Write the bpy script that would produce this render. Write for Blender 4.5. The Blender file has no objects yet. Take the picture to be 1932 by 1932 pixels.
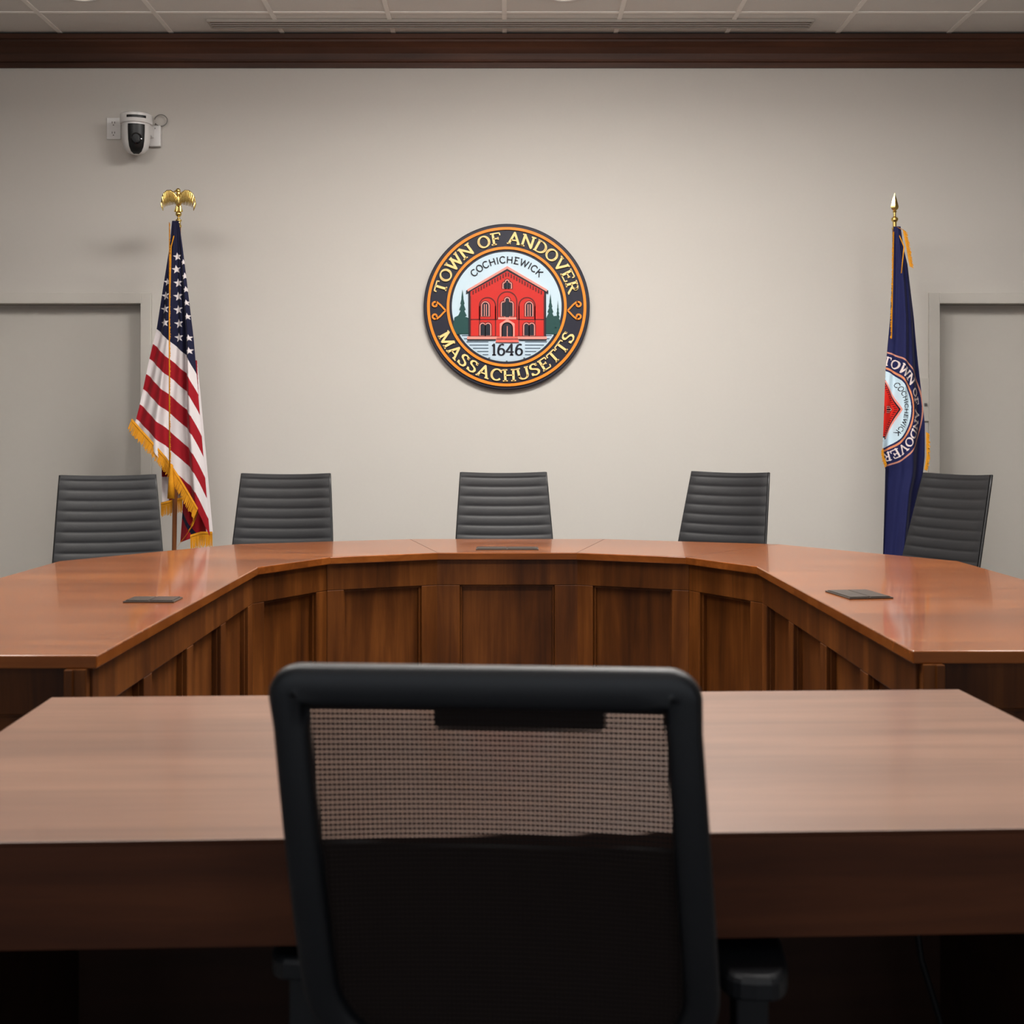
import bpy, bmesh, math, random
import numpy as np
from mathutils import Vector, Matrix
random.seed(4)
F=2500.0; CX=957.0; HY=820.0; H=1.26
WALL=7.35; CEIL=3.47
def PX(px,z): return (px-CX)*z/F
def PZ(py,z): return H-(py-HY)*z/F
scene=bpy.context.scene
COL=scene.collection
def lin(c):
    out=[]
    for v in c[:3]:
        v/=255.0
        out.append(v/12.92 if v<=0.04045 else ((v+0.055)/1.055)**2.4)
    return tuple(out)+(1.0,)
# ---------------------------------------------------------------- materials
def newmat(name):
    m=bpy.data.materials.new(name); m.use_nodes=True
    nt=m.node_tree; b=nt.nodes['Principled BSDF']
    return m,nt,b
def plain(name,c,rough=0.5,metal=0.0,noise=0.04,scale=30,bump=0.0,coat=0.0,spec=0.5,emit=None,es=1.0):
    m,nt,b=newmat(name)
    tc=nt.nodes.new('ShaderNodeTexCoord'); n=nt.nodes.new('ShaderNodeTexNoise')
    n.inputs['Scale'].default_value=scale; n.inputs['Detail'].default_value=3
    nt.links.new(tc.outputs['Object'],n.inputs['Vector'])
    mx=nt.nodes.new('ShaderNodeMix'); mx.data_type='RGBA'
    l=lin(c)
    mx.inputs['A'].default_value=tuple(x*(1-noise) for x in l[:3])+(1,)
    mx.inputs['B'].default_value=tuple(min(1,x*(1+noise)) for x in l[:3])+(1,)
    nt.links.new(n.outputs['Fac'],mx.inputs['Factor'])
    nt.links.new(mx.outputs['Result'],b.inputs['Base Color'])
    b.inputs['Roughness'].default_value=rough; b.inputs['Metallic'].default_value=metal
    b.inputs['Coat Weight'].default_value=coat
    b.inputs['Specular IOR Level'].default_value=spec
    if bump:
        bp=nt.nodes.new('ShaderNodeBump'); bp.inputs['Strength'].default_value=bump; bp.inputs['Distance'].default_value=0.002
        nt.links.new(n.outputs['Fac'],bp.inputs['Height']); nt.links.new(bp.outputs['Normal'],b.inputs['Normal'])
    if emit:
        b.inputs['Emission Color'].default_value=lin(emit); b.inputs['Emission Strength'].default_value=es
    return m
def wood(name,c1,c2,c3,grain='z',rough=0.3,coat=0.3,fine=1.0,spec=0.5,cr=.12):
    m,nt,b=newmat(name); N=nt.nodes; L=nt.links
    tc=N.new('ShaderNodeTexCoord'); mp=N.new('ShaderNodeMapping')
    s={'x':(0.9,14,14),'y':(14,0.9,14),'z':(14,14,0.9)}[grain]
    mp.inputs['Scale'].default_value=tuple(v*fine for v in s)
    oi=N.new('ShaderNodeObjectInfo'); add=N.new('ShaderNodeVectorMath'); add.operation='ADD'
    sc=N.new('ShaderNodeMath'); sc.operation='MULTIPLY'; sc.inputs[1].default_value=7
    L.new(oi.outputs['Random'],sc.inputs[0])
    L.new(tc.outputs['Object'],add.inputs[0]); L.new(sc.outputs[0],add.inputs[1])
    L.new(add.outputs[0],mp.inputs['Vector'])
    n=N.new('ShaderNodeTexNoise'); n.inputs['Scale'].default_value=1.6; n.inputs['Detail'].default_value=8; n.inputs['Roughness'].default_value=.62; n.inputs['Distortion'].default_value=.5
    L.new(mp.outputs[0],n.inputs['Vector'])
    mp2=N.new('ShaderNodeMapping'); s2={'x':(.5,3,3),'y':(3,.5,3),'z':(3,3,.9)}[grain]; mp2.inputs['Scale'].default_value=s2
    L.new(add.outputs[0],mp2.inputs['Vector'])
    n2=N.new('ShaderNodeTexNoise'); n2.inputs['Scale'].default_value=1.7; n2.inputs['Detail'].default_value=4
    L.new(mp2.outputs[0],n2.inputs['Vector'])
    mm=N.new('ShaderNodeMix'); mm.inputs['Factor'].default_value=.5
    L.new(n.outputs['Fac'],mm.inputs['A']); L.new(n2.outputs['Fac'],mm.inputs['B'])
    r=N.new('ShaderNodeValToRGB'); e=r.color_ramp.elements
    e[0].position=.34; e[0].color=lin(c1); e[1].position=.66; e[1].color=lin(c3)
    k=e.new(.5); k.color=lin(c2)
    L.new(mm.outputs['Result'],r.inputs['Fac']); L.new(r.outputs['Color'],b.inputs['Base Color'])
    b.inputs['Roughness'].default_value=rough; b.inputs['Coat Weight'].default_value=coat; b.inputs['Coat Roughness'].default_value=cr
    b.inputs['Specular IOR Level'].default_value=spec
    bp=N.new('ShaderNodeBump'); bp.inputs['Strength'].default_value=.05; bp.inputs['Distance'].default_value=.001
    L.new(n.outputs['Fac'],bp.inputs['Height']); L.new(bp.outputs['Normal'],b.inputs['Normal'])
    return m
def attrmat(name,rough=.75):
    m,nt,b=newmat(name)
    a=nt.nodes.new('ShaderNodeVertexColor'); a.layer_name='Col'
    n=nt.nodes.new('ShaderNodeTexNoise'); n.inputs['Scale'].default_value=900
    bp=nt.nodes.new('ShaderNodeBump'); bp.inputs['Strength'].default_value=.15; bp.inputs['Distance'].default_value=.001
    nt.links.new(n.outputs['Fac'],bp.inputs['Height']); nt.links.new(bp.outputs['Normal'],b.inputs['Normal'])
    nt.links.new(a.outputs['Color'],b.inputs['Base Color']); b.inputs['Roughness'].default_value=rough
    b.inputs['Specular IOR Level'].default_value=.2
    b.inputs['Sheen Weight'].default_value=.05
    return m
M={}
M['wall']=plain('painted_plaster',(191,187,181),.85,noise=.015,scale=60,bump=.05,spec=.2)
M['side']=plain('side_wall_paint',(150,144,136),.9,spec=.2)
M['doorp']=plain('door_paint',(183,179,172),.5,noise=.015,spec=.3)
M['frame']=plain('door_frame_paint',(189,185,178),.45,noise=.01,spec=.4)
M['floor']=plain('carpet',(90,87,86),.95,noise=.3,scale=250,bump=.4)
M['tile']=plain('ceiling_tile_fibre',(213,210,205),.9,noise=.05,scale=160,bump=.2,spec=.1)
M['tbar']=plain('ceiling_grid_metal',(236,232,226),.5,noise=.01)
M['crown']=wood('crown_wood',(50,29,17),(68,39,24),(86,52,34),'x',.5,.0,spec=.3)
M['gap']=plain('shadow_gap_black',(14,12,11),.9)
M['desktop']=wood('desk_top_wood',(102,52,17),(126,67,24),(148,84,35),'x',.26,.35,spec=.4,cr=.07)
M['fascia']=wood('desk_panel_wood',(58,28,8),(90,48,15),(122,70,27),'z',.42,.0,spec=.25)
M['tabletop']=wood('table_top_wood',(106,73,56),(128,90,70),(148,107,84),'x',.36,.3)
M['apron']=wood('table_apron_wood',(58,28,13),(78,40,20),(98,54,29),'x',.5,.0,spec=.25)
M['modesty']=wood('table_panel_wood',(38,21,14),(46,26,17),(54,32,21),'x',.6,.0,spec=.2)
M['seam']=plain('seam_dark',(70,34,18),.6)
M['leather']=plain('charcoal_leather',(29,29,31),.5,noise=.08,scale=120,bump=.12,spec=.35)
M['leather2']=plain('dark_leather_piping',(18,18,20),.5)
M['chrome']=plain('brushed_metal',(150,150,152),.3,metal=1)
M['black']=plain('black_plastic',(13,14,16),.42,spec=.4)
M['blackm']=plain('matt_black_plastic',(14,18,24),.45,noise=.1,scale=400,bump=.1,spec=.5)
M['blackd']=plain('black_fabric',(8,9,11),.95,noise=.1,scale=300,bump=.3,spec=.1)
M['gold']=plain('polished_brass',(214,184,110),.25,metal=1)
M['fringe']=plain('gold_fringe',(206,138,26),.7,noise=.2,scale=200,spec=.2)
M['polewood']=wood('pole_wood',(92,52,24),(116,68,34),(134,84,46),'z')
M['white']=plain('white_plastic',(214,213,212),.35,noise=.01)
M['whited']=plain('white_plastic_slot',(60,58,56),.6)
M['glass']=plain('lens_glass',(8,8,12),.05,coat=1)
M['grommet']=plain('grommet_grey_metal',(80,72,66),.35,metal=.6)
M['cloth']=attrmat('flag_cloth')
M['glow']=plain('lamp_glow',(255,240,220),.5,emit=(255,238,214),es=2.5)
def meshfabric():
    m,nt,b=newmat('chair_mesh_fabric'); N=nt.nodes; L=nt.links
    tc=N.new('ShaderNodeTexCoord'); sp=N.new('ShaderNodeSeparateXYZ'); L.new(tc.outputs['Object'],sp.inputs[0])
    def mul(sock,k,add=0):
        q=N.new('ShaderNodeMath'); q.operation='MULTIPLY_ADD'; L.new(sock,q.inputs[0]); q.inputs[1].default_value=k; q.inputs[2].default_value=add; return q.outputs[0]
    def fn(op,a,b_=None):
        q=N.new('ShaderNodeMath'); q.operation=op; L.new(a,q.inputs[0])
        if b_ is not None:
            if isinstance(b_,(int,float)): q.inputs[1].default_value=b_
            else: L.new(b_,q.inputs[1])
        return q.outputs[0]
    kx=2*math.pi/.0092; kz=2*math.pi/.0104
    sx=fn('SINE',mul(sp.outputs['X'],kx)); sz=fn('SINE',mul(sp.outputs['Z'],kz))
    pr=fn('MULTIPLY',fn('POWER',fn('ABSOLUTE',sx),.3),sz)
    hole=fn('GREATER_THAN',fn('ABSOLUTE',pr),.84)
    tr=N.new('ShaderNodeBsdfTransparent'); mx=N.new('ShaderNodeMixShader')
    out=N['Material Output']
    b.inputs['Base Color'].default_value=lin((34,27,25)); b.inputs['Roughness'].default_value=.85; b.inputs['Specular IOR Level'].default_value=.15
    L.new(hole,mx.inputs[0]); L.new(b.outputs[0],mx.inputs[1]); L.new(tr.outputs[0],mx.inputs[2]); L.new(mx.outputs[0],out.inputs['Surface'])
    return m
M['mesh']=meshfabric()
# ---------------------------------------------------------------- builders
def link(o,parent=None):
    COL.objects.link(o)
    if parent is not None: o.parent=parent
    return o
def thing(name,loc,label,cat,rotz=0,group=None):
    e=bpy.data.objects.new(name,None); e.empty_display_size=.1
    e.location=loc; e.rotation_euler=(0,0,rotz); COL.objects.link(e)
    e['label']=label; e['category']=cat
    if group: e['group']=group
    return e
def mk(name,V,Fc,mats,parent=None,smooth=False,midx=None,label=None,structure=False):
    me=bpy.data.meshes.new(name); me.from_pydata([tuple(v) for v in V],[],Fc); me.update()
    if not isinstance(mats,(list,tuple)): mats=[mats]
    for m in mats: me.materials.append(m)
    if midx is not None: me.polygons.foreach_set('material_index',midx)
    if smooth: me.polygons.foreach_set('use_smooth',[True]*len(me.polygons))
    o=bpy.data.objects.new(name,me); link(o,parent)
    if label: o['label']=label
    if structure: o['kind']='structure'
    return o
class G:
    """geometry gatherer"""
    def __init__(s): s.V=[]; s.F=[]; s.I=[]
    def add(s,V,Fc,mi=0):
        k=len(s.V); s.V+= [tuple(v) for v in V]; s.F+=[tuple(i+k for i in f) for f in Fc]; s.I+=[mi]*len(Fc)
    def box(s,x0,x1,y0,y1,z0,z1,mi=0,fr=None):
        P=[(x,y,z) for x in (x0,x1) for y in (y0,y1) for z in (z0,z1)]
        if fr: P=[fr(p) for p in P]
        s.add(P,[(0,1,3,2),(4,6,7,5),(0,4,5,1),(2,3,7,6),(0,2,6,4),(1,5,7,3)],mi)
    def lathe(s,prof,n=32,mi=0,fr=None,a0=0,a1=2*math.pi,cap=True):
        full=abs(a1-a0-2*math.pi)<1e-6; m=n if full else n+1
        P=[]
        for r,z in prof:
            for i in range(m):
                a=a0+(a1-a0)*i/n; P.append((r*math.cos(a),r*math.sin(a),z))
        if fr: P=[fr(p) for p in P]
        Fc=[]
        for j in range(len(prof)-1):
            for i in range(n):
                i2=(i+1)%m; Fc.append((j*m+i,j*m+i2,(j+1)*m+i2,(j+1)*m+i))
        if cap and full:
            Fc.append(tuple(range(m-1,-1,-1))); Fc.append(tuple((len(prof)-1)*m+i for i in range(m)))
        s.add(P,Fc,mi)
    def tube(s,path,r,n=10,mi=0,closed=False):
        path=[Vector(p) for p in path]; P=[]; K=len(path)
        rr=r if isinstance(r,(list,tuple)) else [r]*K
        up=None
        for i,p in enumerate(path):
            a=path[i-1] if (i>0 or closed) else p; b=path[(i+1)%K] if (i<K-1 or closed) else p
            t=(b-a).normalized()
            if up is None:
                up=Vector((0,0,1)) if abs(t.z)<.9 else Vector((1,0,0))
            u=(up-t*up.dot(t)).normalized(); up=u; w=t.cross(u)
            for k in range(n):
                q=2*math.pi*k/n; P.append(p+(u*math.cos(q)+w*math.sin(q))*rr[i])
        Fc=[]
        for i in range(K if closed else K-1):
            j=(i+1)%K
            for k in range(n):
                k2=(k+1)%n; Fc.append((i*n+k,i*n+k2,j*n+k2,j*n+k))
        if not closed:
            Fc.append(tuple(range(n-1,-1,-1))); Fc.append(tuple((K-1)*n+k for k in range(n)))
        s.add(P,Fc,mi)
    def out(s,name,mats,parent=None,smooth=False,bevel=0,seg=2,label=None,structure=False,auto=None):
        o=mk(name,s.V,s.F,mats,parent,smooth,s.I,label,structure)
        bm=bmesh.new(); bm.from_mesh(o.data); bmesh.ops.recalc_face_normals(bm,faces=bm.faces); bm.to_mesh(o.data); bm.free()
        if bevel:
            md=o.modifiers.new('bevel','BEVEL'); md.width=bevel; md.segments=seg; md.limit_method='ANGLE'; md.angle_limit=math.radians(40)
        if auto:
            es=o.modifiers.new('split','EDGE_SPLIT'); es.split_angle=math.radians(auto)
        return o
def sphere(g,c,rx,ry,rz,n=20,mi=0):
    prof=[(max(1e-4,math.sin(math.pi*i/12)),-math.cos(math.pi*i/12)) for i in range(13)]
    g.lathe(prof,n,mi,lambda p:(c[0]+p[0]*rx,c[1]+p[1]*ry,c[2]+p[2]*rz))
# ---------------------------------------------------------------- room
XL,XR,YB=-4.6,4.6,-3.2
def wallbox(name,*a,mat='wall',bevel=0):
    g=G(); g.box(*a); return g.out(name,M[mat],structure=True)
DW=.93
dl1=PX(268,WALL); dl0=dl1-DW; dr0=PX(1770,WALL); dr1=dr0+DW
DT=PZ(572,WALL)
outl=[(XL,0),(dl0,0),(dl0,DT),(dl1,DT),(dl1,0),(dr0,0),(dr0,DT),(dr1,DT),(dr1,0),(XR,0),(XR,CEIL),(XL,CEIL)]
n=len(outl); V=[(x,WALL,z) for x,z in outl]+[(x,WALL+.16,z) for x,z in outl]
g=G(); g.add(V,[tuple(range(n)),tuple(range(2*n-1,n-1,-1))]+[(i,n+i,n+(i+1)%n,(i+1)%n) for i in range(n)])
g.out('wall_back',M['wall'],structure=True)
wallbox('wall_left',XL-.1,XL,YB,WALL+.16,0,CEIL,mat='side')
wallbox('wall_right',XR,XR+.1,YB,WALL+.16,0,CEIL,mat='side')
wallbox('wall_rear',XL,XR,YB-.1,YB,0,CEIL,mat='side')
wallbox('floor',XL-.1,XR+.1,YB-.1,WALL+.16,-.1,0,mat='floor')
g=G(); g.box(XL-.1,XR+.1,YB-.1,WALL+.16,CEIL,CEIL+.08,0)
T=.61; x=-.015-7*T
while x<XR:
    if x>XL: g.box(x-.012,x+.012,YB,WALL,CEIL-.006,CEIL+.001,1)
    x+=T
y=6.93
while y>YB:
    g.box(XL,XR,y-.012,y+.012,CEIL-.005,CEIL+.001,1); y-=T
g.out('ceiling',[M['tile'],M['tbar']],structure=True)
prof=[(0,-.178),(.012,-.178),(.014,-.150),(.022,-.146),(.026,-.135),(.032,-.105),(.048,-.075),(.066,-.055),(.072,-.050),(.074,-.040),(.086,-.036),(.088,-.012),(0,-.012)]
V=[];Fc=[]
for x in (XL,XR):
    for d,z in prof: V.append((x,WALL-d,CEIL+z))
n=len(prof)
for i in range(n): Fc.append((i,(i+1)%n,n+(i+1)%n,n+i))
mk('trim_1',V,Fc,M['crown'],structure=True)
g=G(); g.box(XL,XR,WALL-.075,WALL,CEIL-.013,CEIL-.004); g.out('trim_2',M['gap'],structure=True)
for i,(a,b) in enumerate(((XL,dl0-.07),(dl1+.07,dr0-.07),(dr1+.07,XR))):
    g=G(); g.box(a,b,WALL-.012,WALL,0,.1); g.out('baseboard_back' if i==0 else 'baseboard_back.%03d'%i,M['gap'],structure=True)
for i,(a,b) in enumerate(((dl0,dl1),(dr0,dr1))):
    g=G(); g.box(a+.004,b-.004,WALL+.07,WALL+.115,.008,DT-.004)
    d=g.out('door_%d'%(i+1),M['doorp'],structure=True,bevel=.002)
    g=G(); w=.056
    for x0,x1 in ((a-w,a),(b,b+w)):
        g.box(x0,x1,WALL-.022,WALL-.0005,0,DT+w)
    g.box(a,b,WALL-.022,WALL-.0005,DT,DT+w)
    g.box(a-.001,a+.003,WALL-.022,WALL+.16,0,DT); g.box(b-.003,b+.001,WALL-.022,WALL+.16,0,DT); g.box(a,b,WALL-.022,WALL+.16,DT-.003,DT+.001)
    g.out('trim_%d'%(i+3),M['frame'],structure=True,bevel=.003)
# ---------------------------------------------------------------- ceiling diffuser, lights and added fill lights
x0,x1=PX(398,7.1),PX(1528,7.1)
th=thing('air_diffuser',((x0+x1)/2,7.10,CEIL),'long narrow metal linear slot air vent in the tiled ceiling','air vent')
g=G(); hw=(x1-x0)/2
for yy in (-.055,-.018,.018,.055): g.box(-hw,hw,yy-.006,yy+.006,-.016,-.001)
g.box(-hw-.01,-hw,-.061,.061,-.016,-.001); g.box(hw,hw+.01,-.061,.061,-.016,-.001)
g.out('vent_frame',plain('vent_metal',(170,164,156),.5),th)
g=G(); g.box(-hw,hw,-.055,.055,-.007,-.002); g.out('vent_slot',plain('vent_slot_dark',(95,90,85),.8),th)
def lamp(px,y):
    x=PX(px,y)
    th=thing('recessed_light',(x,y,CEIL),'round white recessed ceiling downlight, switched on','ceiling light',group='recessed ceiling downlights')
    g=G(); g.lathe([(.085,-.001),(.098,-.004),(.098,-.008),(.083,-.010),(.078,-.001)],36,cap=False); g.out('lamp_trim',M['white'],th,smooth=True)
    g=G(); g.lathe([(.0001,-.004),(.079,-.004)],36,cap=False); g.out('lamp_lens',M['glow'],th)
lamp(150,6.645); lamp(1066,6.645)
LC=(1,.965,.925)
def area(x,y,z,sx,sy,power,col=LC,rot=(0,0,0),spread=180,name='ceiling_panel_lamp'):
    l=bpy.data.lights.new(name,'AREA'); l.shape='RECTANGLE'; l.size=sx; l.size_y=sy; l.energy=power; l.color=col
    l.spread=math.radians(spread)
    o=bpy.data.objects.new(name,l); o.location=(x,y,z); o.rotation_euler=rot; COL.objects.link(o)
area(.3,5.0,CEIL-.02,1.4,.6,148)
area(-2.2,4.4,CEIL-.02,.6,1.2,26)
area(2.4,4.4,CEIL-.02,.6,1.2,26)
area(-1.2,2.5,CEIL-.02,1.2,.6,42)
area(1.2,2.5,CEIL-.02,1.2,.6,42)
area(0,-1,CEIL-.02,3,1.2,15)
fill_pane=plain('window_daylight',(235,240,250),.2,emit=(225,236,255),es=.35)  # rear windows are added, unseen sources of soft fill from behind the camera
for i,x in enumerate((-2.6,0,2.6)):
    g=G(); g.box(x-.8,x+.8,YB+.002,YB+.012,.9,2.8); g.out('window_%d'%(i+1),fill_pane,structure=True)
    g=G()
    for a_,b_,c_,d_ in ((x-.86,x-.8,.84,2.86),(x+.8,x+.86,.84,2.86),(x-.8,x+.8,.84,.9),(x-.8,x+.8,2.8,2.86),(x-.02,x+.02,.9,2.8)): g.box(a_,b_,YB+.001,YB+.05,c_,d_)
    g.out('trim_%d'%(5+i),M['frame'],structure=True)
    area(x,YB+.08,1.85,1.5,1.8,12,(.84,.92,1),(math.radians(90),0,0),name='window_daylight')  # added fill light in front of each pane
bowl=plain('pendant_bowl',(225,220,210),.5)  # pendants added out of view to throw fill light onto the ceiling
for i,x in enumerate((-1.7,0,1.7)):
    p=thing('pendant_light',(x,4.3,CEIL),'white bowl uplight pendant hanging from the ceiling','ceiling light',group='bowl pendants')
    g=G(); g.lathe([(.0001,-.56),(.10,-.55),(.19,-.51),(.24,-.45),(.245,-.45),(.195,-.517),(.10,-.558),(.0001,-.568)],36,cap=False); g.out('lamp_shade',bowl,p,smooth=True)
    g=G(); g.tube([(0,0,-.56),(0,0,-.001)],.006,8); g.out('rod',M['chrome'],p)
    l=bpy.data.lights.new('uplight','AREA'); l.shape='DISK'; l.size=.34; l.energy=50; l.color=LC  # upward fill, added to brighten the ceiling
    o=bpy.data.objects.new('uplight',l); o.location=(x,4.3,CEIL-.46); o.rotation_euler=(math.pi,0,0); COL.objects.link(o)
w=bpy.data.worlds.new('World'); scene.world=w; w.use_nodes=True
w.node_tree.nodes['Background'].inputs[0].default_value=(.9,.95,1,1); w.node_tree.nodes['Background'].inputs[1].default_value=.3
# ---------------------------------------------------------------- glyphs
def arc(cx,cy,rx,ry,a0,a1,n=10):
    return [(cx+rx*math.cos(math.radians(a0+(a1-a0)*i/n)),cy+ry*math.sin(math.radians(a0+(a1-a0)*i/n))) for i in range(n+1)]
def ft(x,y=0.03,w=.17): return [(x-w,y),(x+w,y)]
GL={
'T':(.88,[[(.44,0),(.44,.97)],[(.09,.97),(.79,.97)]],[ft(.44,.03,.14),[(.10,.97),(.08,.76)],[(.78,.97),(.80,.76)]]),
'O':(.92,[arc(.46,.5,.36,.47,0,360,24)],[]),
'W':(1.2,[[(.1,.97),(.36,.02),(.6,.9),(.84,.02),(1.1,.97)]],[ft(.12,.97,.13),ft(1.08,.97,.13),ft(.6,.97,.12)]),
'N':(.98,[[(.18,0),(.18,.97),(.8,.03),(.8,1)]],[ft(.18),ft(.14,.97,.12),ft(.8,.97,.16)]),
'F':(.76,[[(.22,0),(.22,.97),(.68,.97)],[(.22,.52),(.54,.52)]],[ft(.22),ft(.14,.97,.1),[(.68,.97),(.7,.76)],[(.54,.63),(.54,.41)]]),
'A':(.94,[[(.13,.02),(.47,.98),(.81,.02)],[(.25,.34),(.69,.34)]],[ft(.13,.03,.13),ft(.81,.03,.15)]),
'D':(.92,[[(.2,0),(.2,.97)],[(.08,.97),(.4,.97)]+arc(.4,.5,.42,.47,90,-90,12)+[(.08,.03)]],[]),
'V':(.92,[[(.12,.97),(.46,.02),(.8,.97)]],[ft(.12,.97,.14),ft(.8,.97,.13)]),
'E':(.8,[[(.22,0),(.22,.97)],[(.08,.97),(.68,.97)],[(.08,.03),(.70,.03)],[(.22,.52),(.54,.52)]],[[(.68,.97),(.69,.76)],[(.70,.03),(.72,.25)],[(.54,.63),(.54,.41)]]),
'R':(.92,[[(.22,0),(.22,.97)],[(.08,.97),(.42,.97)]+arc(.42,.74,.26,.23,90,-90,10)+[(.22,.51)],[(.44,.5),(.78,.03),(.88,.03)]],[ft(.22,.03,.14)]),
'M':(1.12,[[(.18,0),(.18,.97),(.55,.08),(.93,.97),(.93,0)]],[ft(.18,.03,.13),ft(.93,.03,.15),ft(.13,.97,.1),ft(.97,.97,.1)]),
'S':(.76,[[(.61,.78),(.55,.92),(.39,.98),(.23,.93),(.15,.77),(.21,.62),(.39,.53),(.57,.43),(.65,.26),(.57,.08),(.39,.02),(.21,.07),(.13,.22)]],[[(.63,.97),(.63,.74)],[(.12,.03),(.12,.28)]]),
'C':(.86,[arc(.47,.5,.36,.47,40,320,18)],[[(.76,.97),(.76,.7)]]),
'H':(.98,[[(.2,0),(.2,.97)],[(.78,0),(.78,.97)],[(.2,.5),(.78,.5)]],[ft(.2),ft(.78),ft(.2,.97),ft(.78,.97)]),
'U':(.94,[[(.18,.97),(.18,.32)]+arc(.48,.32,.3,.3,180,360,10)+[(.78,.97)]],[ft(.18,.97),ft(.78,.97,.14)]),
'I':(.4,[[(.2,0),(.2,.97)]],[ft(.2),ft(.2,.97)]),
'K':(.86,[[(.18,0),(.18,.97)],[(.74,.97),(.2,.42)],[(.36,.58),(.78,0)]],[]),
'1':(.5,[[(.26,0),(.26,.97),(.1,.82)]],[ft(.26,.03,.17)]),
'6':(.78,[arc(.4,.3,.27,.29,0,360,18),[(.64,.9),(.5,.98),(.32,.92),(.17,.66),(.13,.34)]],[]),
'4':(.8,[[(.54,0),(.54,.97),(.06,.3),(.74,.3)]],[ft(.54,.03,.16)]),
' ':(.42,[],[]),
}
shapes=[]   # (part, kind, data, color, height)
def Sh(part,kind,data,col,h): shapes.append((part,kind,data,col,h))
def stroke(part,pts,col,h,thick,thin=None):
    if thin is None: thin=thick
    Sh(part,'stroke',(pts,thick,thin),col,h)
def glyph(part,ch,fn,cap,col,h,thick,thin,serif):
    adv,main,ser=GL[ch]
    for p in main:
        ws=[]
        for a,b in zip(p[:-1],p[1:]):
            d=math.hypot(b[0]-a[0],b[1]-a[1]) or 1; k=abs(b[1]-a[1])/d
            ws.append((thin+(thick-thin)*k**1.5)*cap)
        Sh(part,'vstroke',([fn(q) for q in p],ws),col,h)
    if serif:
        for p in ser: Sh(part,'vstroke',([fn(q) for q in p],[thin*cap]*(len(p)-1)),col,h)
def text_arc(part,txt,r,cap,a_start,a_end,col,h,thick,thin,serif=True,bottom=False):
    tot=sum(GL[c][0] for c in txt); acc=0
    for c in txt:
        adv=GL[c][0]; f=(acc+adv/2)/tot; th=math.radians(a_start+(a_end-a_start)*f); acc+=adv
        sg=-1 if bottom else 1
        up=(sg*math.cos(th),sg*math.sin(th)); rt=(sg*math.sin(th),-sg*math.cos(th)); o=(r*math.cos(th),r*math.sin(th))
        hs=abs(math.radians(a_end-a_start))*(r+(-cap/2 if bottom else cap/2))/tot/cap
        fn=lambda q,o=o,up=up,rt=rt,adv=adv,hs=hs:(o[0]+rt[0]*(q[0]-adv/2)*cap*hs+up[0]*q[1]*cap, o[1]+rt[1]*(q[0]-adv/2)*cap*hs+up[1]*q[1]*cap)
        if c!=' ': glyph(part,c,fn,cap,col,h,thick,thin,serif)
NAVY=(22,23,40); ORG=(228,132,30); CREAM=(240,208,138); SKY=(188,210,222); RED=(192,28,16); DRED=(92,10,8); PINK=(220,140,128); TEAL=(16,64,62); INK=(16,18,32)
def s(px,py): return ((px-956)/156.0,(580-py)/156.0)
def sp(*l): return [s(*q) for q in l]
Sh('border_ring','ring',(0,0,.925,.958),ORG,.043)
Sh('border_ring#2','ring',(0,0,.69,.722),ORG,.043)
Sh('inner_background','disc',(0,0,.66),SKY,.038)
text_arc('lettering#1','TOWN OF ANDOVER',.755,.14,169,11,CREAM,.044,.20,.105)
text_arc('lettering#2','MASSACHUSETTS',.895,.14,202,338,CREAM,.044,.20,.105,bottom=True)
text_arc('motto_lettering','COCHICHEWICK',.525,.082,138,42,INK,.042,.16,.14,serif=False)
for sg in (-1,1):
    for v in (1,-1):
        pts=[(.735,-.045),(.80,-.045+v*.07),(.845,-.045+v*.105)]+[(.86+.04*math.cos(a)*(1-k*.07)-.0,-.045+v*(.07+.036*math.sin(a)*(1-k*.07))) for k,a in enumerate([1.9,1.2,.5,-.2,-.9,-1.6,-2.3,-3.0,-3.7])]
        stroke('scroll_ornament#%d'%sg ,[(sg*p[0],p[1]) for p in pts],ORG,.044,.02)
R6=.65
def hl(y): return math.sqrt(max(0,R6*R6-y*y))
yw=s(0,632)[1]
pts=[(R6*math.cos(a),R6*math.sin(a)) for a in np.linspace(math.pi+math.asin(-yw/R6),2*math.pi-math.asin(-yw/R6),30)]
Sh('water','poly',pts,(180,200,214),.0395)
for k,py in enumerate(range(634,690,6)):
    y=s(0,py)[1]; w_=hl(y)-.01; 
    gap=.22 if 645<py<677 else 0
    if gap:
        stroke('water',[(-w_,y),(-gap,y)],(70,88,104),.041,.011); stroke('water',[(gap,y),(w_,y)],(70,88,104),.041,.011)
    else: stroke('water',[(-w_,y),(w_,y)],(70,88,104),.041,.011)
def tree(cx,top,bot,w):
    n=7; Lp=[];Rp=[]
    for i in range(n):
        y0=top+(bot-top)*i/n; y1=top+(bot-top)*(i+1)/n; ww=w*(i+1)/n
        Lp+= [(cx-ww*.45,y0+2),(cx-ww,y1)]; Rp+=[(cx+ww*.45,y0+2),(cx+ww,y1)]
    return sp(*([(cx,top-4)]+Rp+Lp[::-1]))
Sh('tree','poly',sp((858,600),(866,596),(882,600),(892,606),(892,632),(858,632),(855,616)),TEAL,.041)
Sh('tree','poly',tree(873,552,630,14),TEAL,.042)
Sh('tree#2','poly',sp((1020,606),(1032,600),(1048,597),(1054,602),(1057,616),(1054,632),(1020,632)),TEAL,.041)
Sh('tree#2','poly',tree(1038,560,630,13),TEAL,.042)
Sh('tree#2','poly',tree(1052,572,620,6),TEAL,.042)
B='building'
Sh(B,'poly',sp((884,636),(884,552),(957,508),(1030,552),(1030,636)),INK,.0425)
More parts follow.
